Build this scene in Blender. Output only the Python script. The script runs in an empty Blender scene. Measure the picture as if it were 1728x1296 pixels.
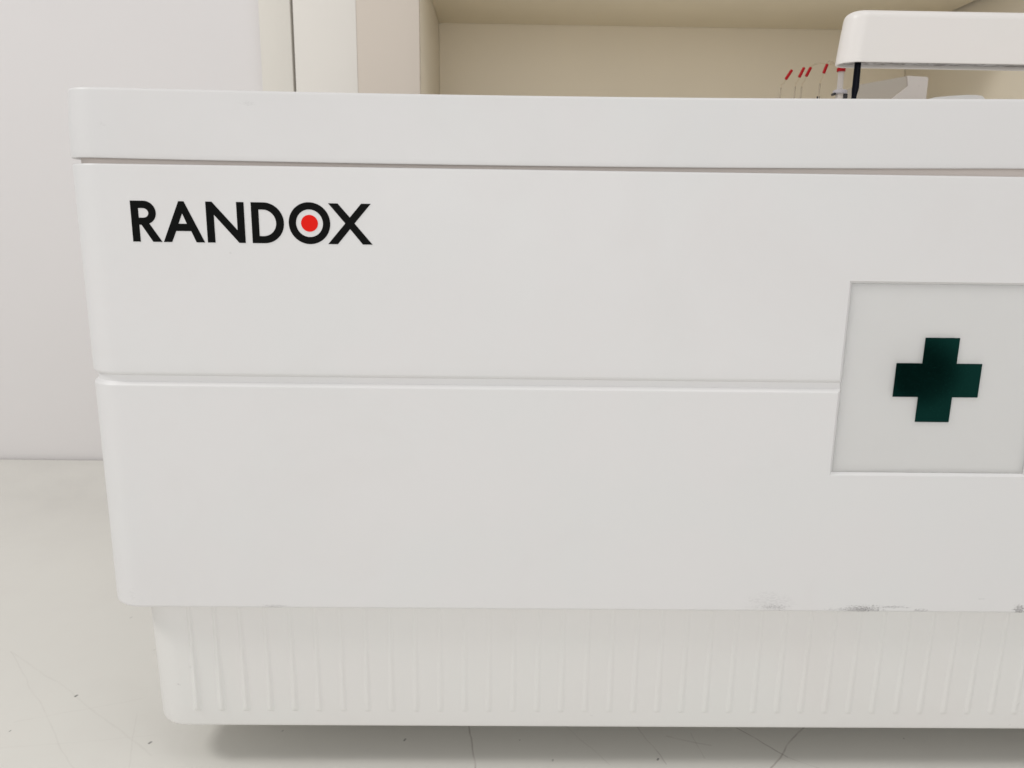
import bpy, bmesh, math, random
from mathutils import Vector, Matrix
random.seed(7)
S = bpy.context.scene
COL = S.collection
PI = math.pi

# ------------------------------------------------------------------ materials
def mat(name, col, rough=0.4, spec=0.5, metal=0.0, coat=0.0, trans=0.0, ior=1.46, sss=0.0, sss_r=0.01):
    m = bpy.data.materials.new(name); m.use_nodes = True
    b = m.node_tree.nodes['Principled BSDF']
    b.inputs['Base Color'].default_value = (*col, 1)
    b.inputs['Roughness'].default_value = rough
    b.inputs['Specular IOR Level'].default_value = spec
    b.inputs['Metallic'].default_value = metal
    b.inputs['Coat Weight'].default_value = coat
    b.inputs['Coat Roughness'].default_value = 0.06
    b.inputs['Transmission Weight'].default_value = trans
    b.inputs['IOR'].default_value = ior
    if sss:
        b.inputs['Subsurface Weight'].default_value = sss
        b.inputs['Subsurface Radius'].default_value = (1, 1, 1)
        b.inputs['Subsurface Scale'].default_value = sss_r
    return m

class G:
    """small helper to write node maths"""
    def __init__(s, m):
        s.m = m; s.t = m.node_tree; s.n = s.t.nodes; s.l = s.t.links
        s.b = s.n['Principled BSDF']
        s.co = s.n.new('ShaderNodeTexCoord').outputs['Object']
    def math(s, op, a, b=None, c=None, clamp=False):
        n = s.n.new('ShaderNodeMath'); n.operation = op; n.use_clamp = clamp
        for i, v in enumerate((a, b, c)):
            if v is None: continue
            if isinstance(v, (int, float)): n.inputs[i].default_value = v
            else: s.l.new(v, n.inputs[i])
        return n.outputs[0]
    def vm(s, op, a, b=None, out=0, scale=None):
        n = s.n.new('ShaderNodeVectorMath'); n.operation = op
        for i, v in enumerate((a, b)):
            if v is None: continue
            if isinstance(v, (tuple, list)): n.inputs[i].default_value = v
            else: s.l.new(v, n.inputs[i])
        if scale is not None: n.inputs['Scale'].default_value = scale
        return n.outputs[out]
    def noise(s, scale, detail=3, rough=0.5, vec=None, out=0, dist=0.0):
        n = s.n.new('ShaderNodeTexNoise'); n.inputs['Scale'].default_value = scale
        n.inputs['Detail'].default_value = detail; n.inputs['Roughness'].default_value = rough
        n.inputs['Distortion'].default_value = dist
        s.l.new(vec if vec is not None else s.co, n.inputs['Vector'])
        return n.outputs[out]
    def ramp(s, v, lo, hi, a=0.0, b=1.0):
        n = s.n.new('ShaderNodeMapRange'); n.inputs[1].default_value = lo; n.inputs[2].default_value = hi
        n.inputs[3].default_value = a; n.inputs[4].default_value = b; n.clamp = True
        s.l.new(v, n.inputs[0]); return n.outputs[0]
    def mix(s, f, a, b):
        n = s.n.new('ShaderNodeMix'); n.data_type = 'RGBA'
        s.l.new(f, n.inputs[0]) if not isinstance(f, (int, float)) else setattr(n.inputs[0], 'default_value', f)
        for i, v in ((6, a), (7, b)):
            if isinstance(v, (tuple, list)): n.inputs[i].default_value = (*v[:3], 1)
            else: s.l.new(v, n.inputs[i])
        return n.outputs[2]
    def bump(s, h, strength, dist):
        n = s.n.new('ShaderNodeBump'); n.inputs['Strength'].default_value = strength
        n.inputs['Distance'].default_value = dist
        s.l.new(h, n.inputs['Height']); s.l.new(n.outputs[0], s.b.inputs['Normal'])
    def color(s, c): s.l.new(c, s.b.inputs['Base Color'])
    def rough(s, c): s.l.new(c, s.b.inputs['Roughness'])
    def ellipse(s, cx, cz, rx, rz):
        """1 at the centre of an ellipse in X/Z, 0 outside (object space)"""
        d = s.vm('SUBTRACT', s.co, (cx, 0, cz))
        d = s.vm('MULTIPLY', d, (1 / rx, 0, 1 / rz))
        L = s.vm('LENGTH', d, out=1)
        return s.ramp(L, 0.0, 1.0, 1.0, 0.0)

WHITE = (0.75, 0.742, 0.740)
def plastic(name, marks=(), base=WHITE, rough=0.38):
    m = mat(name, base, rough)
    g = G(m)
    big = g.noise(3.5, 3, 0.5)
    tint = g.noise(11.0, 2, 0.5)
    c = g.mix(g.ramp(big, 0.3, 0.7), tuple(v * 0.985 for v in base), tuple(min(1, v * 1.01) for v in base))
    c = g.mix(g.ramp(tint, 0.45, 0.62, 0, 0.35), c, (base[0] * 0.975, base[1] * 1.0, base[2] * 0.995))
    # a few tiny specks of dust
    v = g.n.new('ShaderNodeTexVoronoi'); v.inputs['Scale'].default_value = 38; g.l.new(g.co, v.inputs['Vector'])
    sp = g.ramp(v.outputs['Distance'], 0.02, 0.045, 1, 0)
    pick = g.ramp(g.noise(9, 1, 0.5), 0.62, 0.66)
    c = g.mix(g.math('MULTIPLY', g.math('MULTIPLY', sp, pick), 0.35), c, (0.35, 0.33, 0.31))
    for (cx, cz, rx, rz, amt, thr, sc) in marks:
        e = g.ellipse(cx, cz, rx, rz)
        st = g.vm('MULTIPLY', g.co, (1.0, 1.0, 2.4))
        n = g.noise(sc * 0.35, 5, 0.7, vec=st)
        k = g.math('MULTIPLY', g.ramp(g.math('ADD', n, g.math('MULTIPLY', e, 0.30)), thr - 0.04, thr + 0.08), g.ramp(e, 0, 0.45))
        fine = g.ramp(g.noise(sc, 2, 0.5, vec=st), 0.44, 0.56, 0.12, 1.0)
        c = g.mix(g.math('MULTIPLY', g.math('MULTIPLY', k, fine), amt), c, (0.17, 0.16, 0.165))
    sm = g.noise(6.5, 5, 0.62, dist=0.8)
    c = g.mix(g.ramp(sm, 0.52, 0.72, 0, 0.5), c, (base[0] * 0.965, base[1] * 0.955, base[2] * 0.95))
    g.color(c)
    g.rough(g.ramp(g.noise(18, 4, 0.65), 0.3, 0.7, rough - 0.06, rough + 0.08))
    g.bump(g.noise(900, 2, 0.5), 0.06, 0.0004)
    return m

M = {}
M['cover'] = plastic('lid_plastic', base=(0.722, 0.714, 0.711), marks=[(-0.268, 0.5035, 0.004, 0.003, 0.12, 0.66, 900), (-0.171, 0.5185, 0.008, 0.0025, 0.13, 0.62, 900)])
M['body'] = plastic('body_plastic', [
    (0.212, 0.1560, 0.022, 0.0045, 0.55, 0.70, 1500),
    (0.208, 0.160, 0.026, 0.012, 0.10, 0.60, 350),
    (0.281, 0.1545, 0.026, 0.0065, 1.0, 0.67, 1400),
    (0.270, 0.1545, 0.045, 0.0030, 0.45, 0.72, 1100),
    (0.304, 0.1568, 0.026, 0.0022, 0.65, 0.70, 1100),
    (0.326, 0.1540, 0.012, 0.0022, 0.75, 0.68, 1300),
    (0.403, 0.1550, 0.008, 0.0070, 1.0, 0.64, 1100),
    (0.372, 0.1640, 0.004, 0.0010, 0.2, 0.60, 900),
    (-0.172, 0.1540, 0.020, 0.0026, 0.50, 0.69, 1200),
    (-0.279, 0.162, 0.0045, 0.013, 0.16, 0.72, 1000)])
M['plinth'] = plastic('plinth_plastic', [(-0.2555, 0.0775, 0.005, 0.003, 0.3, 0.70, 800)], base=(0.768, 0.757, 0.738), rough=0.33)
M['gasket'] = mat('inner_frame_plastic', (0.66, 0.60, 0.56), 0.5)
M['black'] = mat('black_print', (0.0045, 0.0048, 0.0045), 0.4, spec=0.06)
M['red'] = mat('red_print', (0.80, 0.012, 0.006), 0.4, spec=0.1)
M['dark'] = mat('dark_rubber', (0.03, 0.03, 0.035), 0.5)
M['rod'] = mat('black_anodised_rod', (0.003, 0.004, 0.008), 0.3, spec=0.08)
M['arm'] = plastic('arm_plastic', base=(0.80, 0.77, 0.745), rough=0.32)
M['redtip'] = mat('red_sleeve', (0.36, 0.004, 0.008), 0.45, spec=0.2)
M['steel'] = mat('needle_steel', (0.42, 0.36, 0.27), 0.45, metal=0.4)
M['fitting'] = mat('grey_fitting', (0.48, 0.46, 0.49), 0.4)
M['deck'] = plastic('deck_plastic', base=(0.78, 0.76, 0.72), rough=0.4)
M['softwhite'] = plastic('soft_white_cover', base=(0.64, 0.59, 0.55), rough=0.45)
M['shaded_side'] = plastic('shaded_housing_side', base=(0.43, 0.385, 0.33), rough=0.5)  # darker copy of the housing colour, shade painted on its turned-away side
M['foam'] = mat('grey_padding', (0.30, 0.29, 0.30), 0.35, metal=0.3)
g = G(M['foam'])
st = g.vm('MULTIPLY', g.co, (1, 1, 2.5))
g.color(g.mix(g.ramp(g.noise(70, 4, 0.7, vec=st, dist=1.5), 0.38, 0.62), (0.09, 0.07, 0.065), (0.55, 0.54, 0.56)))
g.bump(g.noise(150, 3, 0.6), 0.6, 0.003)
M['clear'] = mat('clear_tube', (0.95, 0.92, 0.88), 0.05, spec=0.2, trans=1.0, ior=1.03)
M['milky'] = mat('milky_tube', (0.80, 0.77, 0.76), 0.3, trans=0.55, ior=1.2)

# badge: milky acrylic sheet; ink under the cross bleeds through it a little
M['badge'] = mat('milky_acrylic', (0.84, 0.835, 0.81), 0.10, coat=0.8, sss=0.8, sss_r=0.02)
g = G(M['badge'])
def box_mask(cx, cz, hx, hz):
    d = g.vm('ABSOLUTE', g.vm('SUBTRACT', g.co, (cx, 0, cz)))
    sx = g.n.new('ShaderNodeSeparateXYZ'); g.l.new(d, sx.inputs[0])
    return g.math('MULTIPLY', g.math('LESS_THAN', sx.outputs[0], hx), g.math('LESS_THAN', sx.outputs[2], hz))
k = g.math('MAXIMUM', box_mask(0.3159, 0.3354, 0.0312, 0.0125), box_mask(0.3159, 0.3354, 0.0125, 0.0312))
g.color(g.mix(k, (0.84, 0.835, 0.81), (0.05, 0.10, 0.09)))
M['cross'] = mat('green_glass_print', (0.0012, 0.030, 0.022), 0.05, spec=0.45)
g = G(M['cross'])
g.color(g.mix(g.ramp(g.noise(30, 3, 0.6), 0.35, 0.65), (0.0010, 0.0060, 0.0050), (0.0014, 0.0085, 0.0070)))
g.b.inputs['Specular Tint'].default_value = (0.10, 1.0, 0.80, 1)
sp = g.n.new('ShaderNodeTexNoise'); sp.inputs['Scale'].default_value = 1400; g.l.new(g.co, sp.inputs['Vector'])
g.rough(g.ramp(sp.outputs[0], 0.66, 0.72, 0.05, 0.4))

# worktop: cream laminate with scratches, specks and wiped stains
M['worktop'] = mat('worktop_laminate', (0.70, 0.68, 0.635), 0.33)
g = G(M['worktop'])
base = g.mix(g.ramp(g.noise(2.2, 4, 0.55), 0.3, 0.7), (0.725, 0.712, 0.665), (0.76, 0.747, 0.70))
base = g.mix(g.ramp(g.noise(14, 5, 0.6), 0.5, 0.72, 0, 0.22), base, (0.685, 0.66, 0.62))
wob = g.vm('SUBTRACT', g.noise(16, 3, 0.5, out=1), (0.5, 0.5, 0.5))
wob = g.vm('SCALE', wob, scale=0.012)
pc = g.vm('MULTIPLY', g.vm('ADD', g.co, wob), (1, 1, 0))
brk = g.ramp(g.noise(60, 3, 0.6), 0.32, 0.6, 0.35, 1.0)
def segment(ax, ay, bx, by, w, amt, col=(0.25, 0.20, 0.185)):
    global base
    dx, dy = bx - ax, by - ay; L2 = dx * dx + dy * dy
    pa = g.vm('SUBTRACT', pc, (ax, ay, 0))
    t = g.math('DIVIDE', g.vm('DOT_PRODUCT', pa, (dx, dy, 0), out=1), L2, clamp=True)
    cv = g.n.new('ShaderNodeCombineXYZ')
    g.l.new(g.math('MULTIPLY', t, dx), cv.inputs[0]); g.l.new(g.math('MULTIPLY', t, dy), cv.inputs[1])
    dist = g.vm('LENGTH', g.vm('SUBTRACT', pa, cv.outputs[0]), out=1)
    k = g.math('MULTIPLY', g.ramp(dist, w * 0.2, w * 0.9, 1, 0), brk)
    base = g.mix(g.math('MULTIPLY', k, amt if col[0] < 0.1 else amt * 0.62), base, col)
segment(-0.029, 0.085, -0.0165, 0.005, 0.0011, 0.75)
segment(0.206, 0.080, 0.247, 0.030, 0.0011, 0.75)
segment(0.247, 0.030, 0.282, 0.006, 0.0011, 0.35)
segment(0.288, 0.082, 0.219, 0.006, 0.0013, 0.75)
segment(0.124, 0.075, 0.141, 0.022, 0.0010, 0.45)
segment(0.150, 0.056, 0.186, 0.045, 0.0014, 0.35)
segment(0.172, 0.060, 0.176, 0.030, 0.0010, 0.25)
segment(-0.505, 0.186, -0.340, 0.004, 0.0011, 0.13)
segment(-0.505, 0.186, -0.290, 0.030, 0.0016, 0.12)
segment(-0.330, 0.085, -0.300, 0.010, 0.0012, 0.12)
segment(-0.430, 0.070, -0.330, 0.110, 0.0014, 0.08)
segment(-0.460, 0.030, -0.300, 0.055, 0.0014, 0.07)
segment(0.060, 0.070, 0.095, 0.020, 0.0010, 0.2)
for (x, y, r, a) in [(-0.3967, 0.1086, 0.0018, 0.95), (-0.2987, 0.0451, 0.0017, 0.95), (-0.4284, 0.0582, 0.0011, 0.7), (-0.4131, 0.2548, 0.0018, 0.3),
                     (0.0454, 0.0264, 0.0014, 0.9), (0.1353, 0.027, 0.0014, 0.9), (-0.08, 0.0504, 0.0016, 0.8), (-0.105, 0.070, 0.0009, 0.5),
                     (-0.19, 0.062, 0.0011, 0.5), (0.02, 0.05, 0.0008, 0.5), (0.36, 0.055, 0.001, 0.6), (-0.36, 0.19, 0.0012, 0.35), (-0.40, 0.30, 0.002, 0.2)]:
    segment(x - r * 0.2, y - r * 0.5, x + r * 0.2, y + r * 0.5, r, a * 0.9, (0.03, 0.03, 0.03))
g.color(base)
g.rough(g.ramp(g.noise(9, 4, 0.6), 0.3, 0.7, 0.28, 0.42))
g.bump(g.noise(420, 2, 0.5), 0.05, 0.0005)

M['wall'] = mat('wall_paint', (0.745, 0.73, 0.725), 0.6)
g = G(M['wall'])
g.color(g.mix(g.ramp(g.noise(1.8, 3, 0.5), 0.3, 0.7), (0.695, 0.675, 0.672), (0.715, 0.694, 0.690)))
g.bump(g.noise(160, 4, 0.6), 0.08, 0.001)
def painted(name, c, rough=0.4):
    m = mat(name, c, rough); g = G(m)
    g.color(g.mix(g.ramp(g.noise(4, 3, 0.5), 0.3, 0.7), tuple(v * 0.975 for v in c), tuple(v * 1.015 for v in c)))
    g.bump(g.noise(300, 2, 0.5), 0.05, 0.0006)
    return m
M['cab_end'] = painted('cream_melamine', (0.71, 0.68, 0.62))
M['cab_door'] = painted('warm_white_door', (0.75, 0.720, 0.672))
M['cab_stile'] = painted('beige_stile', (0.61, 0.545, 0.475))
M['cab_in'] = painted('yellow_cream_inside', (0.80, 0.735, 0.615))
M['cab_bounce'] = painted('bounce_white', (0.87, 0.84, 0.78))  # near-white, chosen to bounce light up into the recess
M['cab_dark'] = mat('shadow_gap', (0.03, 0.027, 0.02), 0.8)

# ------------------------------------------------------------------ mesh helpers
def obj(name, bm, m, parent=None, smooth=35):
    me = bpy.data.meshes.new(name)
    bmesh.ops.recalc_face_normals(bm, faces=bm.faces)
    bm.to_mesh(me); bm.free()
    me.materials.append(m)
    if smooth:
        me.polygons.foreach_set('use_smooth', [True] * len(me.polygons))
        me.set_sharp_from_angle(angle=math.radians(smooth))
    o = bpy.data.objects.new(name, me); COL.objects.link(o)
    if parent: o.parent = parent
    return o
def weighted(o):
    w = o.modifiers.new('WeightedNormal', 'WEIGHTED_NORMAL'); w.keep_sharp = True; w.weight = 80
def tag(o, label=None, cat=None, group=None, kind=None):
    if label: o['label'] = label
    if cat: o['category'] = cat
    if group: o['group'] = group
    if kind: o['kind'] = kind
    return o
def box(bm, x0, x1, y0, y1, z0, z1, bev=0.0, seg=2):
    r = bmesh.ops.create_cube(bm, size=1)
    vs = r['verts']
    for v in vs:
        v.co = Vector((x0 + (v.co.x + .5) * (x1 - x0), y0 + (v.co.y + .5) * (y1 - y0), z0 + (v.co.z + .5) * (z1 - z0)))
    if bev:
        es = list({e for v in vs for e in v.link_edges})
        bmesh.ops.bevel(bm, geom=es, offset=bev, segments=seg, profile=0.5, affect='EDGES')
def plan(XL, XR, YF, YB, r, d, nfront=72, ns=14):
    """rounded-rectangle plan shrunk by d, counter-clockwise"""
    pts = []
    def arc(cx, cy, a0):
        for i in range(ns + 1):
            a = a0 + (PI / 2) * i / ns
            pts.append((cx + (r - d) * math.cos(a), cy + (r - d) * math.sin(a)))
    arc(XL + r, YF + r, PI)
    for i in range(1, nfront): pts.append((XL + r + (XR - XL - 2 * r) * i / nfront, YF + d))
    arc(XR - r, YF + r, -PI / 2)
    arc(XR - r, YB - r, 0)
    for i in range(1, nfront): pts.append((XR - r - (XR - XL - 2 * r) * i / nfront, YB - d))
    arc(XL + r, YB - r, PI / 2)
    return pts
def loft(bm, dims, profile, sag=None, cap=(True, True)):
    """profile: list of (inset, z) bottom to top"""
    rings = []
    for d, z in profile:
        ring = []
        for (x, y) in plan(*dims, d):
            zz = z + (sag(x, z) if sag else 0)
            ring.append(bm.verts.new((x, y, zz)))
        rings.append(ring)
    n = len(rings[0])
    for a, b in zip(rings, rings[1:]):
        for i in range(n):
            bm.faces.new((a[i], a[(i + 1) % n], b[(i + 1) % n], b[i]))
    if cap[0]: bm.faces.new(rings[0][::-1])
    if cap[1]: bm.faces.new(rings[-1])
    return rings
def tube(bm, pts, radii, seg=12, cap=True):
    pts = [Vector(p) for p in pts]
    if isinstance(radii, (int, float)): radii = [radii] * len(pts)
    rings = []
    for i, p in enumerate(pts):
        t = (pts[min(i + 1, len(pts) - 1)] - pts[max(i - 1, 0)]).normalized()
        up = Vector((0, 1, 0)) if abs(t.y) < .9 else Vector((1, 0, 0))
        a = t.cross(up).normalized(); b = t.cross(a)
        rings.append([bm.verts.new(p + (a * math.cos(2 * PI * k / seg) + b * math.sin(2 * PI * k / seg)) * radii[i]) for k in range(seg)])
    for r0, r1 in zip(rings, rings[1:]):
        for k in range(seg): bm.faces.new((r0[k], r0[(k + 1) % seg], r1[(k + 1) % seg], r1[k]))
    if cap: bm.faces.new(rings[0][::-1]); bm.faces.new(rings[-1])
def prism_xz(bm, outer, holes, y0, y1):
    """flat shape in the X/Z plane with holes, given thickness along Y"""
    tb = bmesh.new()
    edges = []
    for loop in [outer] + list(holes):
        vs = [tb.verts.new((x, y0, z)) for x, z in loop]
        edges += [tb.edges.new((vs[i], vs[(i + 1) % len(vs)])) for i in range(len(vs))]
    bmesh.ops.triangle_fill(tb, use_beauty=True, use_dissolve=False, edges=edges)
    r = bmesh.ops.extrude_face_region(tb, geom=list(tb.faces))
    for v in r['geom']:
        if isinstance(v, bmesh.types.BMVert): v.co.y = y1
    me = bpy.data.meshes.new('tmp'); tb.to_mesh(me); tb.free(); bm.from_mesh(me); bpy.data.meshes.remove(me)
def boolean_cut(o, cutter_bm):
    me = bpy.data.meshes.new('cut'); bmesh.ops.recalc_face_normals(cutter_bm, faces=cutter_bm.faces)
    cutter_bm.to_mesh(me); cutter_bm.free()
    c = bpy.data.objects.new('cut', me); COL.objects.link(c)
    m = o.modifiers.new('b', 'BOOLEAN'); m.object = c; m.operation = 'DIFFERENCE'; m.solver = 'EXACT'
    dg = bpy.context.evaluated_depsgraph_get(); dg.update()
    new = bpy.data.meshes.new_from_object(o.evaluated_get(dg))
    o.modifiers.clear(); old = o.data; o.data = new; bpy.data.meshes.remove(old)
    bpy.data.objects.remove(c); bpy.data.meshes.remove(me)
    new.name = o.name

# ------------------------------------------------------------------ the analyser
XL, XR = -0.301, 0.932
ana = bpy.data.objects.new('laboratory_analyser', None); COL.objects.link(ana)
tag(ana, 'large white benchtop laboratory analyser with black lettering and dark green cross badge', 'analyser')

def arc_profile(d0, z0, r, a0, a1, n=6):
    return [(d0 + r * math.cos(math.radians(a0 + (a1 - a0) * i / n)), z0 + r * math.sin(math.radians(a0 + (a1 - a0) * i / n))) for i in range(n + 1)]

# lower cover with the horizontal groove (one moulding)
zb, zt = 0.1518, 0.4787
prof = [(0.020, zb), (0.0035, zb)]
prof += [(0.0024 - 0.0024 * math.sin(math.radians(a)), zb + 0.0024 - 0.0024 * math.cos(math.radians(a))) for a in (15, 30, 45, 60, 75, 90)]
prof += [(0.0, 0.160), (0.0, 0.3252)]
prof += [(0.0002, 0.3258), (0.0008, 0.3264), (0.0027, 0.3280), (0.0030, 0.3285), (0.0030, 0.3325), (0.0026, 0.3330), (0.0012, 0.3337), (0.0004, 0.3345), (0.0, 0.3358)]
prof += [(0.0, 0.342), (0.0, 0.4720)]
prof += [(0.0014 - 0.0014 * math.cos(math.radians(a)), zt - 0.0014 + 0.0014 * math.sin(math.radians(a))) for a in (0, 22, 45, 67, 90)]
prof += [(0.012, zt)]
bm = bmesh.new(); loft(bm, (XL, XR, 0.0, 0.66, 0.027), prof)
body = obj('front_cover', bm, M['body'], ana)
cut = bmesh.new()
PX0, PX1, PZ0, PZ1 = 0.2463, 0.3895, 0.2650, 0.4048
rr = []
for y, k_ in ((-0.010, 1), (0.0, 1), (0.0024, 0), (0.0070, 0)):
    rr.append([cut.verts.new(p) for p in ((PX0 - .0024 * k_, y, PZ0 - .0020 * k_), (PX1 + .0010 * k_, y, PZ0 - .0020 * k_), (PX1 + .0010 * k_, y, PZ1 + .0016 * k_), (PX0 - .0024 * k_, y, PZ1 + .0016 * k_))])
for a, b in zip(rr, rr[1:]):
    for i in range(4): cut.faces.new((a[i], a[(i + 1) % 4], b[(i + 1) % 4], b[i]))
cut.faces.new(rr[0]); cut.faces.new(rr[-1][::-1])
boolean_cut(body, cut)
body.data.polygons.foreach_set('use_smooth', [True] * len(body.data.polygons))
body.data.set_sharp_from_angle(angle=math.radians(32)); weighted(body)

# lid: a shallow frame that sags slightly towards its middle
def sag(x, z):
    u = min(x, 0.60) + 0.03
    top = 1.0 if z > 0.5 else 0.0
    return 0.021 * u * u if u < 0.37 else 0.021 * 0.37 ** 2 + 0.004 * (u - 0.37)
lt, lb = 0.5264, 0.4809
prof = [(0.016, lb + 0.006), (0.0035, lb + 0.0005), (0.0010, lb)]
prof += [(0.0004, lb + 0.0002), (0.0, lb + 0.0009), (0.0, lb + 0.004), (0.0006, lb + 0.022), (0.0018, lt - 0.006)]
prof += [(0.0022 + 0.0022 - 0.0022 * math.cos(math.radians(a)), lt - 0.0022 + 0.0022 * math.sin(math.radians(a))) for a in (0, 15, 30, 45, 60, 75, 90)]
prof += [(0.020, lt), (0.0212, lt - 0.001), (0.0215, lt - 0.018), (0.0215, lt - 0.030)]
bm = bmesh.new(); loft(bm, (XL - 0.0002, XR, -0.0004, 0.66, 0.027), prof, sag=sag, cap=(False, False))
lid = obj('lid_frame', bm, M['cover'], ana); weighted(lid)
# deck inside the lid, gasket seen in the gap
bm = bmesh.new(); loft(bm, (XL + 0.022, XR - 0.022, 0.022, 0.638, 0.008), [(0.0, 0.492), (0.0, 0.5035), (0.001, 0.5045)])
obj('deck', bm, M['deck'], ana)
bm = bmesh.new(); loft(bm, (XL + 0.0055, XR - 0.0055, 0.0050, 0.655, 0.0225), [(0.003, 0.470), (0.0, 0.472), (0.0, 0.4845), (0.004, 0.4855)], cap=(True, False))
obj('inner_frame', bm, M['gasket'], ana)

# plinth with fine upright ribs
dims = (-0.2830, XR - 0.0185, 0.0122, 0.63, 0.031)
prof = [(0.026, 0.0392), (0.0046, 0.0392)]
prof += [(0.0016 + 0.003 - 0.003 * math.sin(math.radians(a)), 0.0422 - 0.003 * math.cos(math.radians(a))) for a in (15, 30, 45, 60, 75, 90)]
prof += [(0.0015, 0.048), (0.0010, 0.078), (0.0005, 0.108), (0.0, 0.138), (0.0, 0.150)]
bm = bmesh.new(); loft(bm, dims, prof)
i = 0; x = -0.2423
while x < XR - 0.055:
    N = 14; rings = []
    hk = 0.42 + 1.15 * math.exp(-(x + 0.2423) / 0.075) + 0.6 * max(0, min(x, 0.45))   # height varied to imitate light on the ribs fading towards the middle
    zs = [(0.0538, 0.0), (0.0545, 0.45), (0.0555, 0.85), (0.0568, 1.0)] + [(0.0568 + (0.150 - 0.0568) * q / 14, 1.0) for q in range(1, 15)]
    for z, grow in zs:
        f = (z - 0.0538) / (0.150 - 0.0538)
        face = 0.0122 + 0.0015 * max(0, min(1, (0.138 - z) / (0.138 - 0.048)))
        w = 0.0036 - 0.0011 * f; h = (0.00120 - 0.0005 * f) * grow * hk
        rings.append([bm.verts.new((x - w + 2 * w * k / N, face + 0.00004 - (h + 0.00002) * math.sin(PI * k / N) ** 2, z)) for k in range(N + 1)])
    for a_, b_ in zip(rings, rings[1:]):
        for k in range(N): bm.faces.new((a_[k], a_[k + 1], b_[k + 1], b_[k]))
    x += 0.01957
plinth = obj('ribbed_plinth', bm, M['plinth'], ana, smooth=40)
for (fx, fy) in ((-0.12, 0.18), (0.75, 0.18), (-0.12, 0.54), (0.75, 0.54)):
    bm = bmesh.new(); tube(bm, [(fx, fy, 0.0), (fx, fy, 0.006), (fx, fy, 0.008), (fx, fy, 0.0415)], [0.022, 0.022, 0.018, 0.018], seg=24)
    obj('foot', bm, M['dark'], ana)

# lettering on the front: every letter is a thin printed piece
def mm(p): return [(x * 0.001, z * 0.001) for x, z in p]
T, B = 454.5, 427.1
def arcp(cx, cz, rx, rz, a0, a1, n=20): return [(cx + rx * math.cos(math.radians(a0 + (a1 - a0) * i / n)), cz + rz * math.sin(math.radians(a0 + (a1 - a0) * i / n))) for i in range(n + 1)]
letters = []
letters.append(([(-253.8, T), (-253.8, B), (-248.7, B), (-248.7, 438.5), (-247.2, 438.5), (-240.1, B), (-233.9, B), (-241.9, 439.4)] +
                arcp(-244.9, 446.6, 8.0, 7.9, -58, 90, 22), [[(-248.7, 449.6), (-248.7, 443.2)] + arcp(-245.6, 446.4, 3.7, 3.2, -90, 90, 14)]))
letters.append(([(-221.1, T), (-217.5, T), (-204.8, B), (-210.5, B), (-213.7, 434.6), (-223.9, 434.6), (-227.3, B), (-232.9, B)], [[(-219.05, 446.5), (-222.0, 439.5), (-216.3, 439.5)]]))
letters.append(([(-202.8, T), (-198.6, T), (-181.95, 435.6), (-181.95, T), (-176.9, T), (-176.9, B), (-181.2, B), (-197.6, 445.9), (-197.6, B), (-202.8, B)], []))
letters.append(([(-172.1, T), (-172.1, B)] + arcp(-163.8, 440.8, 13.7, 13.7, -90, 90, 36), [[(-167.1, 449.7), (-167.1, 431.9)] + arcp(-164.3, 440.8, 8.9, 8.9, -90, 90, 28)]))
letters.append((arcp(-132.65, 440.95, 14.15, 14.05, 0, 355, 71), [arcp(-132.65, 440.95, 9.2, 9.25, 0, 355, 71)]))
letters.append(([(-119.5, T), (-113.1, T), (-105.0, 445.2), (-97.0, T), (-90.5, T), (-101.9, 441.2), (-89.9, B), (-96.5, B), (-105.0, 437.4), (-113.7, B), (-120.3, B), (-108.2, 441.2)], []))
for n_, (o_, h_) in enumerate(letters):
    bm = bmesh.new(); prism_xz(bm, mm(o_), [mm(h) for h in h_], -0.00025, 0.0002)
    lo = obj('letter', bm, M['black'], ana, smooth=0)
    if n_ == 4:
        bm = bmesh.new(); prism_xz(bm, mm(arcp(-132.65, 440.95, 5.75, 5.65, 0, 355, 71)), [], -0.00025, 0.0002)
        d = obj('dot', bm, M['red'], lo, smooth=0); tag(d, 'red dot in the middle of the letter O')

# badge: thick milky sheet in its pocket, with the green cross
bm = bmesh.new(); box(bm, PX0 - 0.00015, PX1 + 0.00015, 0.0019, 0.0069, PZ0 - 0.00015, PZ1 + 0.00015, bev=0.0009, seg=4)
badge = obj('badge_panel', bm, M['badge'], ana, smooth=60); weighted(badge)
cr = [(-31.2, -12.4), (-12.5, -12.4), (-12.5, -31.2), (12.5, -31.2), (12.5, -12.4), (31.2, -12.4), (31.2, 12.4), (12.5, 12.4), (12.5, 31.2), (-12.5, 31.2), (-12.5, 12.4), (-31.2, 12.4)]
bm = bmesh.new(); prism_xz(bm, [(0.3159 + x * .001, 0.3354 + z * .001) for x, z in cr], [], 0.00175, 0.0022)
cross = obj('cross', bm, M['cross'], badge, smooth=0); tag(cross, 'glossy dark green cross printed on the badge')

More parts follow.
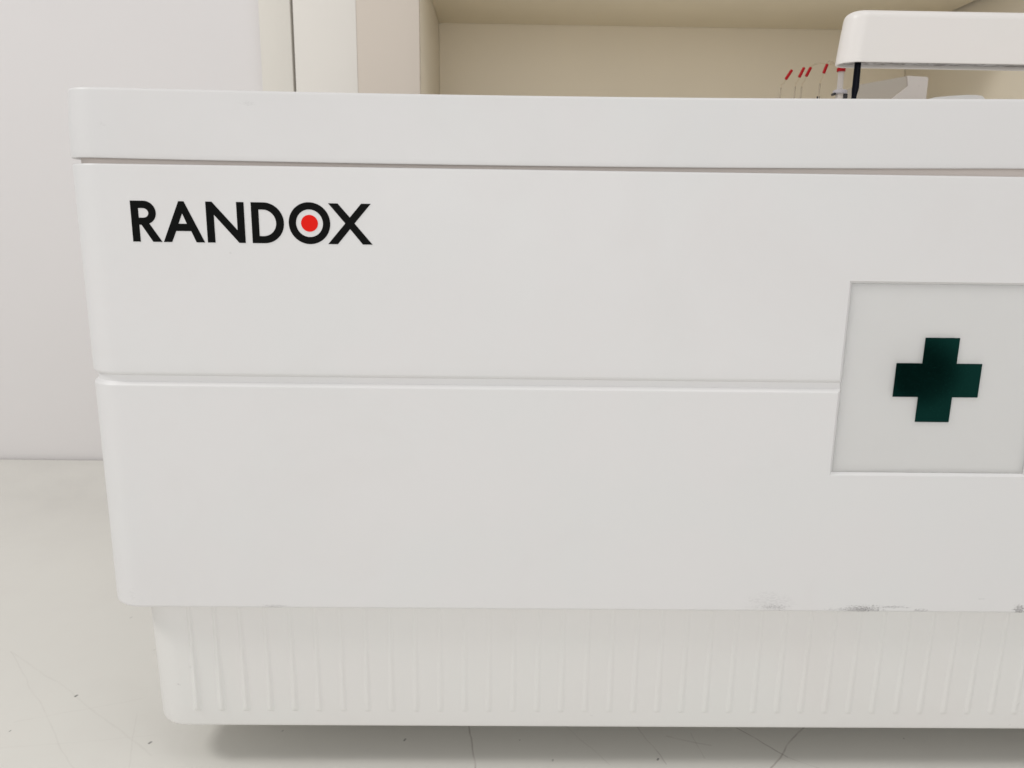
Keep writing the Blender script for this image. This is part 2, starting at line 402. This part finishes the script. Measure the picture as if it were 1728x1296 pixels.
# sampling arm with its black probe
arm_bm = bmesh.new()
def arm_ring(bm_, inset, z, shift=0.0):
    x0, x1, y0, y1, r = 0.3110 - shift, 0.62, 0.2, 0.232, 0.0155
    pts = []
    for (cx, cy, a0) in ((x0 + r, y0 + r, 180), (x1 - r, y0 + r, 270), (x1 - r, y1 - r, 0), (x0 + r, y1 - r, 90)):
        for i_ in range(13):
            a = math.radians(a0 + 90 * i_ / 12)
            pts.append(bm_.verts.new((cx + (r - inset) * math.cos(a), cy + (r - inset) * math.sin(a), z)))
    return pts
az0, az1 = 0.5886, 0.6334
rings = [arm_ring(arm_bm, 0.0105, az1), arm_ring(arm_bm, 0.0085, az1)]
for a in (75, 60, 45, 30, 15, 0):
    rings.append(arm_ring(arm_bm, 0.0075 - 0.0075 * math.cos(math.radians(a)), az1 - 0.0075 + 0.0075 * math.sin(math.radians(a))))
rings += [arm_ring(arm_bm, 0.0, az0 + 0.02, 0.002), arm_ring(arm_bm, 0.0, az0 + 0.0008, 0.0038), arm_ring(arm_bm, 0.0004, az0, 0.0038),
          arm_ring(arm_bm, 0.0022, az0, 0.0038), arm_ring(arm_bm, 0.0028, az0 + 0.001, 0.0038), arm_ring(arm_bm, 0.0028, az0 + 0.012, 0.0038)]
for a_, b_ in zip(rings, rings[1:]):
    for i_ in range(len(a_)): arm_bm.faces.new((a_[i_], a_[(i_ + 1) % len(a_)], b_[(i_ + 1) % len(a_)], b_[i_]))
arm_bm.faces.new(rings[0])
arm = obj('sampling_arm', arm_bm, M['arm'], ana, smooth=40); weighted(arm)
bm = bmesh.new(); box(bm, 0.3165, 0.61, 0.2045, 0.2275, az0 + 0.0022, az0 + 0.010, bev=0.002)
obj('arm_filling', bm, M['foam'], arm)
bm = bmesh.new(); tube(bm, [(0.3255, 0.213, 0.594), (0.3257, 0.213, 0.588), (0.3258, 0.213, 0.569), (0.3256, 0.213, 0.566), (0.3252, 0.213, 0.5612), (0.325, 0.213, 0.545), (0.325, 0.213, 0.508)],
     [0.0029, 0.0029, 0.0031, 0.0030, 0.0023, 0.0020, 0.0009], seg=20)
obj('probe', bm, M['rod'], arm)
bm = bmesh.new(); tube(bm, [(0.585, 0.216, 0.5045), (0.585, 0.216, 0.592)], 0.011, seg=24)
obj('arm_post', bm, M['fitting'], ana)

# red-tipped wash tubes behind the lid
for (xb, zb_, xt, zt_, xn, zn) in ((0.2970, 0.5925, 0.3028, 0.6020, 0.2927, 0.5855), (0.3111, 0.5948, 0.3155, 0.6046, 0.3079, 0.5868),
                                   (0.3184, 0.5958, 0.3226, 0.6049, 0.3148, 0.5868), (0.3366, 0.5992, 0.3396, 0.6083, 0.3340, 0.5902)):
    bm = bmesh.new(); tube(bm, [(xn + 0.0006, 0.322, zn - 0.001), (xn + 0.0006, 0.322, 0.5045)], 0.0008, seg=10)
    nd = obj('wash_needle', bm, M['steel'], ana)
    bm = bmesh.new()
    tube(bm, [(xn + 0.0006, 0.322, zn - 0.003), (xn + 0.0010, 0.322, zn + 0.002), ((xn + xb) / 2 + 0.0008, 0.321, (zn + zb_) / 2), (xb + 0.0004, 0.320, zb_ + 0.001)], 0.00085, seg=10)
    obj('clear_tube', bm, M['clear'], nd)
    bm = bmesh.new()
    t_ = Vector((xt - xb, 0, zt_ - zb_)).normalized() * 0.0005
    tube(bm, [(xb, 0.320, zb_), (xb + t_.x, 0.320, zb_ + t_.z), (xt - t_.x, 0.320, zt_ - t_.z), (xt, 0.320, zt_)], [0.0012, 0.0016, 0.0016, 0.0012], seg=14)
    obj('red_sleeve', bm, M['redtip'], nd)
    # thin clear line bending on towards the arm
    if xb < 0.315: continue
    bm = bmesh.new(); pts = []
    P0, P1, P2, P3 = Vector((xt, .320, zt_)), Vector((xt, .320, zt_)) + Vector((xt - xb, 0, zt_ - zb_)) * 0.7, Vector((0.352, .34, 0.6135)), Vector((0.372, .36, 0.612))
    for q in range(15):
        t = q / 14; pts.append(P0 * (1 - t) ** 3 + P1 * 3 * t * (1 - t) ** 2 + P2 * 3 * t * t * (1 - t) + P3 * t ** 3)
    tube(bm, pts, 0.0007, seg=8)
    obj('clear_line', bm, M['clear'], nd)
# capped clear tube in its grey fitting
bm = bmesh.new(); tube(bm, [(0.3563, 0.322, 0.583), (0.3560, 0.322, 0.6045)], 0.0030, seg=18)
ct = obj('capped_tube', bm, M['milky'], ana)
bm = bmesh.new(); tube(bm, [(0.3558, 0.322, 0.6016), (0.3558, 0.322, 0.6046), (0.3558, 0.322, 0.6054)], [0.0044, 0.0044, 0.0038], seg=20)
obj('red_cap', bm, M['redtip'], ct)
bm = bmesh.new(); tube(bm, [(0.3568, 0.322, 0.5790), (0.3568, 0.322, 0.5797), (0.3568, 0.322, 0.5822), (0.3568, 0.322, 0.5832)], [0.0066, 0.0074, 0.0074, 0.0055], seg=24)
obj('flange', bm, M['fitting'], ct)
bm = bmesh.new(); box(bm, 0.3490, 0.3515, 0.318, 0.326, 0.5775, 0.5800, 0.0005); box(bm, 0.3590, 0.3640, 0.318, 0.326, 0.5740, 0.5790, 0.0008)
obj('clip', bm, M['dark'], ct)
bm = bmesh.new(); tube(bm, [(0.3568, 0.322, 0.5045), (0.3568, 0.322, 0.5790)], 0.0042, seg=18)
obj('stem', bm, M['softwhite'], ct)
bm = bmesh.new(); tube(bm, [(0.3345, 0.323, 0.5045), (0.3345, 0.323, 0.5765)], 0.0016, seg=12)
obj('peg', bm, M['dark'], ana)

# angular white housing and the low rounded cover standing on the deck
def solid(bm, pts_front, yf, yb, shift=(0, 0)):
    a = [bm.verts.new((x, yf(x, z), z)) for x, z in pts_front]
    b = [bm.verts.new((x + shift[0], yb, z + shift[1])) for x, z in pts_front]
    bm.faces.new(a); bm.faces.new(b[::-1])
    for i_ in range(len(a)): bm.faces.new((a[i_], a[(i_ + 1) % len(a)], b[(i_ + 1) % len(a)], b[i_]))
    return bm
bm = bmesh.new(); solid(bm, [(0.4660, 0.6122), (0.4885, 0.6112), (0.4903, 0.6095), (0.4918, 0.5045), (0.4180, 0.5045), (0.4180, 0.5571), (0.4678, 0.6010)], lambda x, z: 0.400, 0.47)
hs = obj('reagent_housing', bm, M['softwhite'], ana, smooth=20)
bm = bmesh.new(); solid(bm, [(0.4178, 0.6040), (0.4658, 0.6120), (0.4676, 0.6008), (0.4190, 0.5580), (0.4178, 0.5045)], lambda x, z: 0.4015 + max(0, 0.468 - x) * 0.25, 0.46)
obj('housing_shaded_side', bm, M['shaded_side'], hs, smooth=20)  # side face with its shade put into the colour
bm = bmesh.new()
outl = [(0.430, 0.5045), (0.430, 0.5690), (0.4478, 0.5741), (0.462, 0.5756), (0.4806, 0.5769), (0.4900, 0.5770)] + \
       [(0.4940 + 0.008 * math.sin(math.radians(a)), 0.5690 + 0.0078 * math.cos(math.radians(a))) for a in (10, 25, 40, 55, 70, 90)] + [(0.503, 0.5045)]
solid(bm, outl, lambda x, z: 0.300, 0.38)
es = [e for e in bm.edges if all(abs(v.co.y - 0.3) < 1e-5 for v in e.verts)]
bmesh.ops.bevel(bm, geom=es, offset=0.0012, segments=3, profile=0.5, affect='EDGES')
obj('cuvette_cover', bm, M['cover'], ana, smooth=30)

# ------------------------------------------------------------------ worktop, wall, cabinet
bm = bmesh.new(); box(bm, -1.5, 2.0, -0.85, 0.8168, -0.035, 0.0, bev=0.003)
tag(obj('worktop', bm, M['worktop']), 'off-white laminate worktop with scratches and dark specks under the analyser', 'worktop')
bm = bmesh.new(); box(bm, -1.5, -0.402, 0.8235, 0.92, -0.3, 1.9)
wl = obj('wall', bm, M['wall'], smooth=0); tag(wl, 'plain pale grey painted wall left of the cabinet', 'wall', kind='structure')

cab = bpy.data.objects.new('wall_cabinet', None); COL.objects.link(cab)
tag(cab, 'cream cabinet with an open yellowish recess behind the analyser', 'cabinet')
def part(name, x0, x1, y0, y1, z0, z1, m, bev=0.0008, parent=None):
    bm = bmesh.new(); box(bm, x0, x1, y0, y1, z0, z1, bev=bev)
    return obj(name, bm, m, parent or cab, smooth=40)
ZB, ZT = 0.001, 1.9
cy = 0.80
part('end_panel', -0.3965, -0.3462, cy, 0.925, ZB, ZT, M['cab_end'])
part('gap_shade', -0.3464, -0.3412, cy + 0.035, 0.90, ZB, ZT, M['cab_dark'], bev=0)  # dark strip painted in for the shade inside the door gap
part('door', -0.3417, -0.2407, cy, cy + 0.018, ZB, ZT, M['cab_door'], bev=0.0005)
part('stile', -0.24065, -0.1391, cy + 0.0007, cy + 0.012, ZB, ZT, M['cab_stile'], bev=0.0003)
part('side_panel', -0.160, -0.1392, cy + 0.0121, 1.2205, ZB, ZT, M['cab_in'])
M['cab_back'] = painted('cream_back', (0.815, 0.735, 0.590))
part('back_panel', -0.1388, 0.8552, 1.2005, 1.220, ZB, 0.8655, M['cab_back'], bev=0)
bm = bmesh.new(); box(bm, 0.8555, 0.880, cy, 1.2205, ZB, ZT)
for v in bm.verts:
    if v.co.y < cy + 0.01: v.co.x += 0.016
obj('side_panel', bm, M['cab_in'], cab, smooth=0)
M['cab_top'] = painted('lightened_cream_underside', (0.93, 0.855, 0.69))  # paler copy of the inside cream, lightens the dim recess ceiling by colour
part('top_panel', -0.1388, 0.8515, cy + 0.002, 1.200, 0.8405, 0.865, M['cab_top'], bev=0.0004)
part('seam_shade', 0.8516, 0.8552, cy + 0.01, 1.199, 0.846, 0.860, M['cab_dark'], bev=0)  # dark strip added as the shade in the ceiling joint
part('bounce_base', -0.1388, 0.8552, cy + 0.002, 1.200, 0.57, 0.59, M['cab_bounce'])  # unseen base, raised and whitened to bounce light up into the recess
part('upper_front', -0.1388, 1.30, cy + 0.003, cy + 0.021, 0.8660, ZT, M['cab_end'])
part('end_panel', 0.9120, 1.30, cy, 0.925, ZB, 0.8650, M['cab_end'])

# ------------------------------------------------------------------ light
def area(name, loc, target, size, size_y, power, col=(1, 1, 1)):
    l = bpy.data.lights.new(name, 'AREA'); l.shape = 'RECTANGLE'; l.size = size; l.size_y = size_y
    l.energy = power; l.color = col
    o = bpy.data.objects.new(name, l); COL.objects.link(o); o.location = loc
    d = Vector(target) - Vector(loc); o.rotation_euler = d.to_track_quat('-Z', 'Y').to_euler()
    return o
area('ceiling_lamp', (-2.45, -0.58, 2.75), (0.0, 0.1, 0.1), 0.8, 0.7, 36, (1.0, 0.985, 0.96))
area('front_fill', (0.0, -1.45, 0.62), (0.0, 0.0, 0.33), 0.9, 0.5, 2.3, (1.0, 0.99, 0.975))  # unseen fill light added to brighten the middle of the front
area('ceiling_lamp', (0.85, -0.85, 3.1), (0.3, 0.1, 0.1), 1.2, 0.80, 10, (1.0, 0.985, 0.96))

w = bpy.data.worlds.new('World'); S.world = w; w.use_nodes = True
nt = w.node_tree; bg = nt.nodes['Background']
tc = nt.nodes.new('ShaderNodeTexCoord'); sx = nt.nodes.new('ShaderNodeSeparateXYZ')
nt.links.new(tc.outputs['Generated'], sx.inputs[0])
def wmath(op, a, b=None, c=None, clamp=False):
    n = nt.nodes.new('ShaderNodeMath'); n.operation = op; n.use_clamp = clamp
    for i, v in enumerate((a, b, c)):
        if v is None: continue
        if isinstance(v, (int, float)): n.inputs[i].default_value = v
        else: nt.links.new(v, n.inputs[i])
    return n.outputs[0]
# bright band added to the world to light the analyser's front, dimmer ceiling and sides
front = wmath('MULTIPLY', sx.outputs[1], -1.0, clamp=True)
front = wmath('POWER', front, 1.5)
zz = wmath('SUBTRACT', sx.outputs[2], 0.10)
band = wmath('EXPONENT', wmath('MULTIPLY', wmath('MULTIPLY', zz, zz), -1 / (2 * 0.24 ** 2)))
room = wmath('MULTIPLY_ADD', wmath('MULTIPLY', front, band), 0.84, 0.445)
# dark patches added to the world so the cross reflects dark in its middle
def patch(direction, d0, d1, lo):
    dp = nt.nodes.new('ShaderNodeVectorMath'); dp.operation = 'DOT_PRODUCT'
    nt.links.new(tc.outputs['Generated'], dp.inputs[0]); dp.inputs[1].default_value = Vector(direction).normalized()
    k = nt.nodes.new('ShaderNodeMapRange'); k.interpolation_type = 'SMOOTHSTEP'
    k.inputs[1].default_value = d1; k.inputs[2].default_value = d0; k.inputs[3].default_value = 1.0; k.inputs[4].default_value = lo
    nt.links.new(dp.outputs['Value'], k.inputs[0]); return k.outputs[0]
dim = wmath('MULTIPLY', patch((0.30, -0.54, -0.105), 0.99985, 0.9987, 0.04), patch((0.315, -0.54, -0.112), 0.985, 0.94, 0.75))
mu = nt.nodes.new('ShaderNodeMath'); mu.operation = 'MULTIPLY'
nt.links.new(room, mu.inputs[0]); nt.links.new(dim, mu.inputs[1])
mu2 = nt.nodes.new('ShaderNodeMath'); mu2.operation = 'MULTIPLY'; mu2.inputs[1].default_value = 1.0
nt.links.new(mu.outputs[0], mu2.inputs[0])
bg.inputs['Color'].default_value = (1.0, 0.985, 0.975, 1)
nt.links.new(mu2.outputs[0], bg.inputs['Strength'])

# ------------------------------------------------------------------ camera
cam = bpy.data.cameras.new('Camera'); co = bpy.data.objects.new('Camera', cam); COL.objects.link(co); S.camera = co
TH, ROLL, YAW = math.radians(12.35), math.atan(.0138), math.atan(.0141)
fw = Vector((math.sin(YAW) * math.cos(TH), math.cos(YAW) * math.cos(TH), -math.sin(TH)))
r0 = fw.cross(Vector((0, 0, 1))).normalized(); u0 = r0.cross(fw)
c_, s_ = math.cos(ROLL), math.sin(ROLL)
R_ = r0 * c_ + u0 * s_; U_ = u0 * c_ - r0 * s_
mw = Matrix((R_, U_, -fw)).transposed().to_4x4(); mw.translation = Vector((0, -0.54, 0.448))
co.matrix_world = mw
cam.sensor_width = 36; cam.lens = 36 * 1298.0 / 1728.0
cam.clip_start = 0.01; cam.clip_end = 50
cam.dof.use_dof = True; cam.dof.focus_distance = 0.56; cam.dof.aperture_fstop = 16

S.render.engine = 'CYCLES'
S.view_settings.view_transform = 'Standard'; S.view_settings.look = 'None'
S.view_settings.exposure = 0.05; S.view_settings.gamma = 1; S.view_settings.use_curve_mapping = False
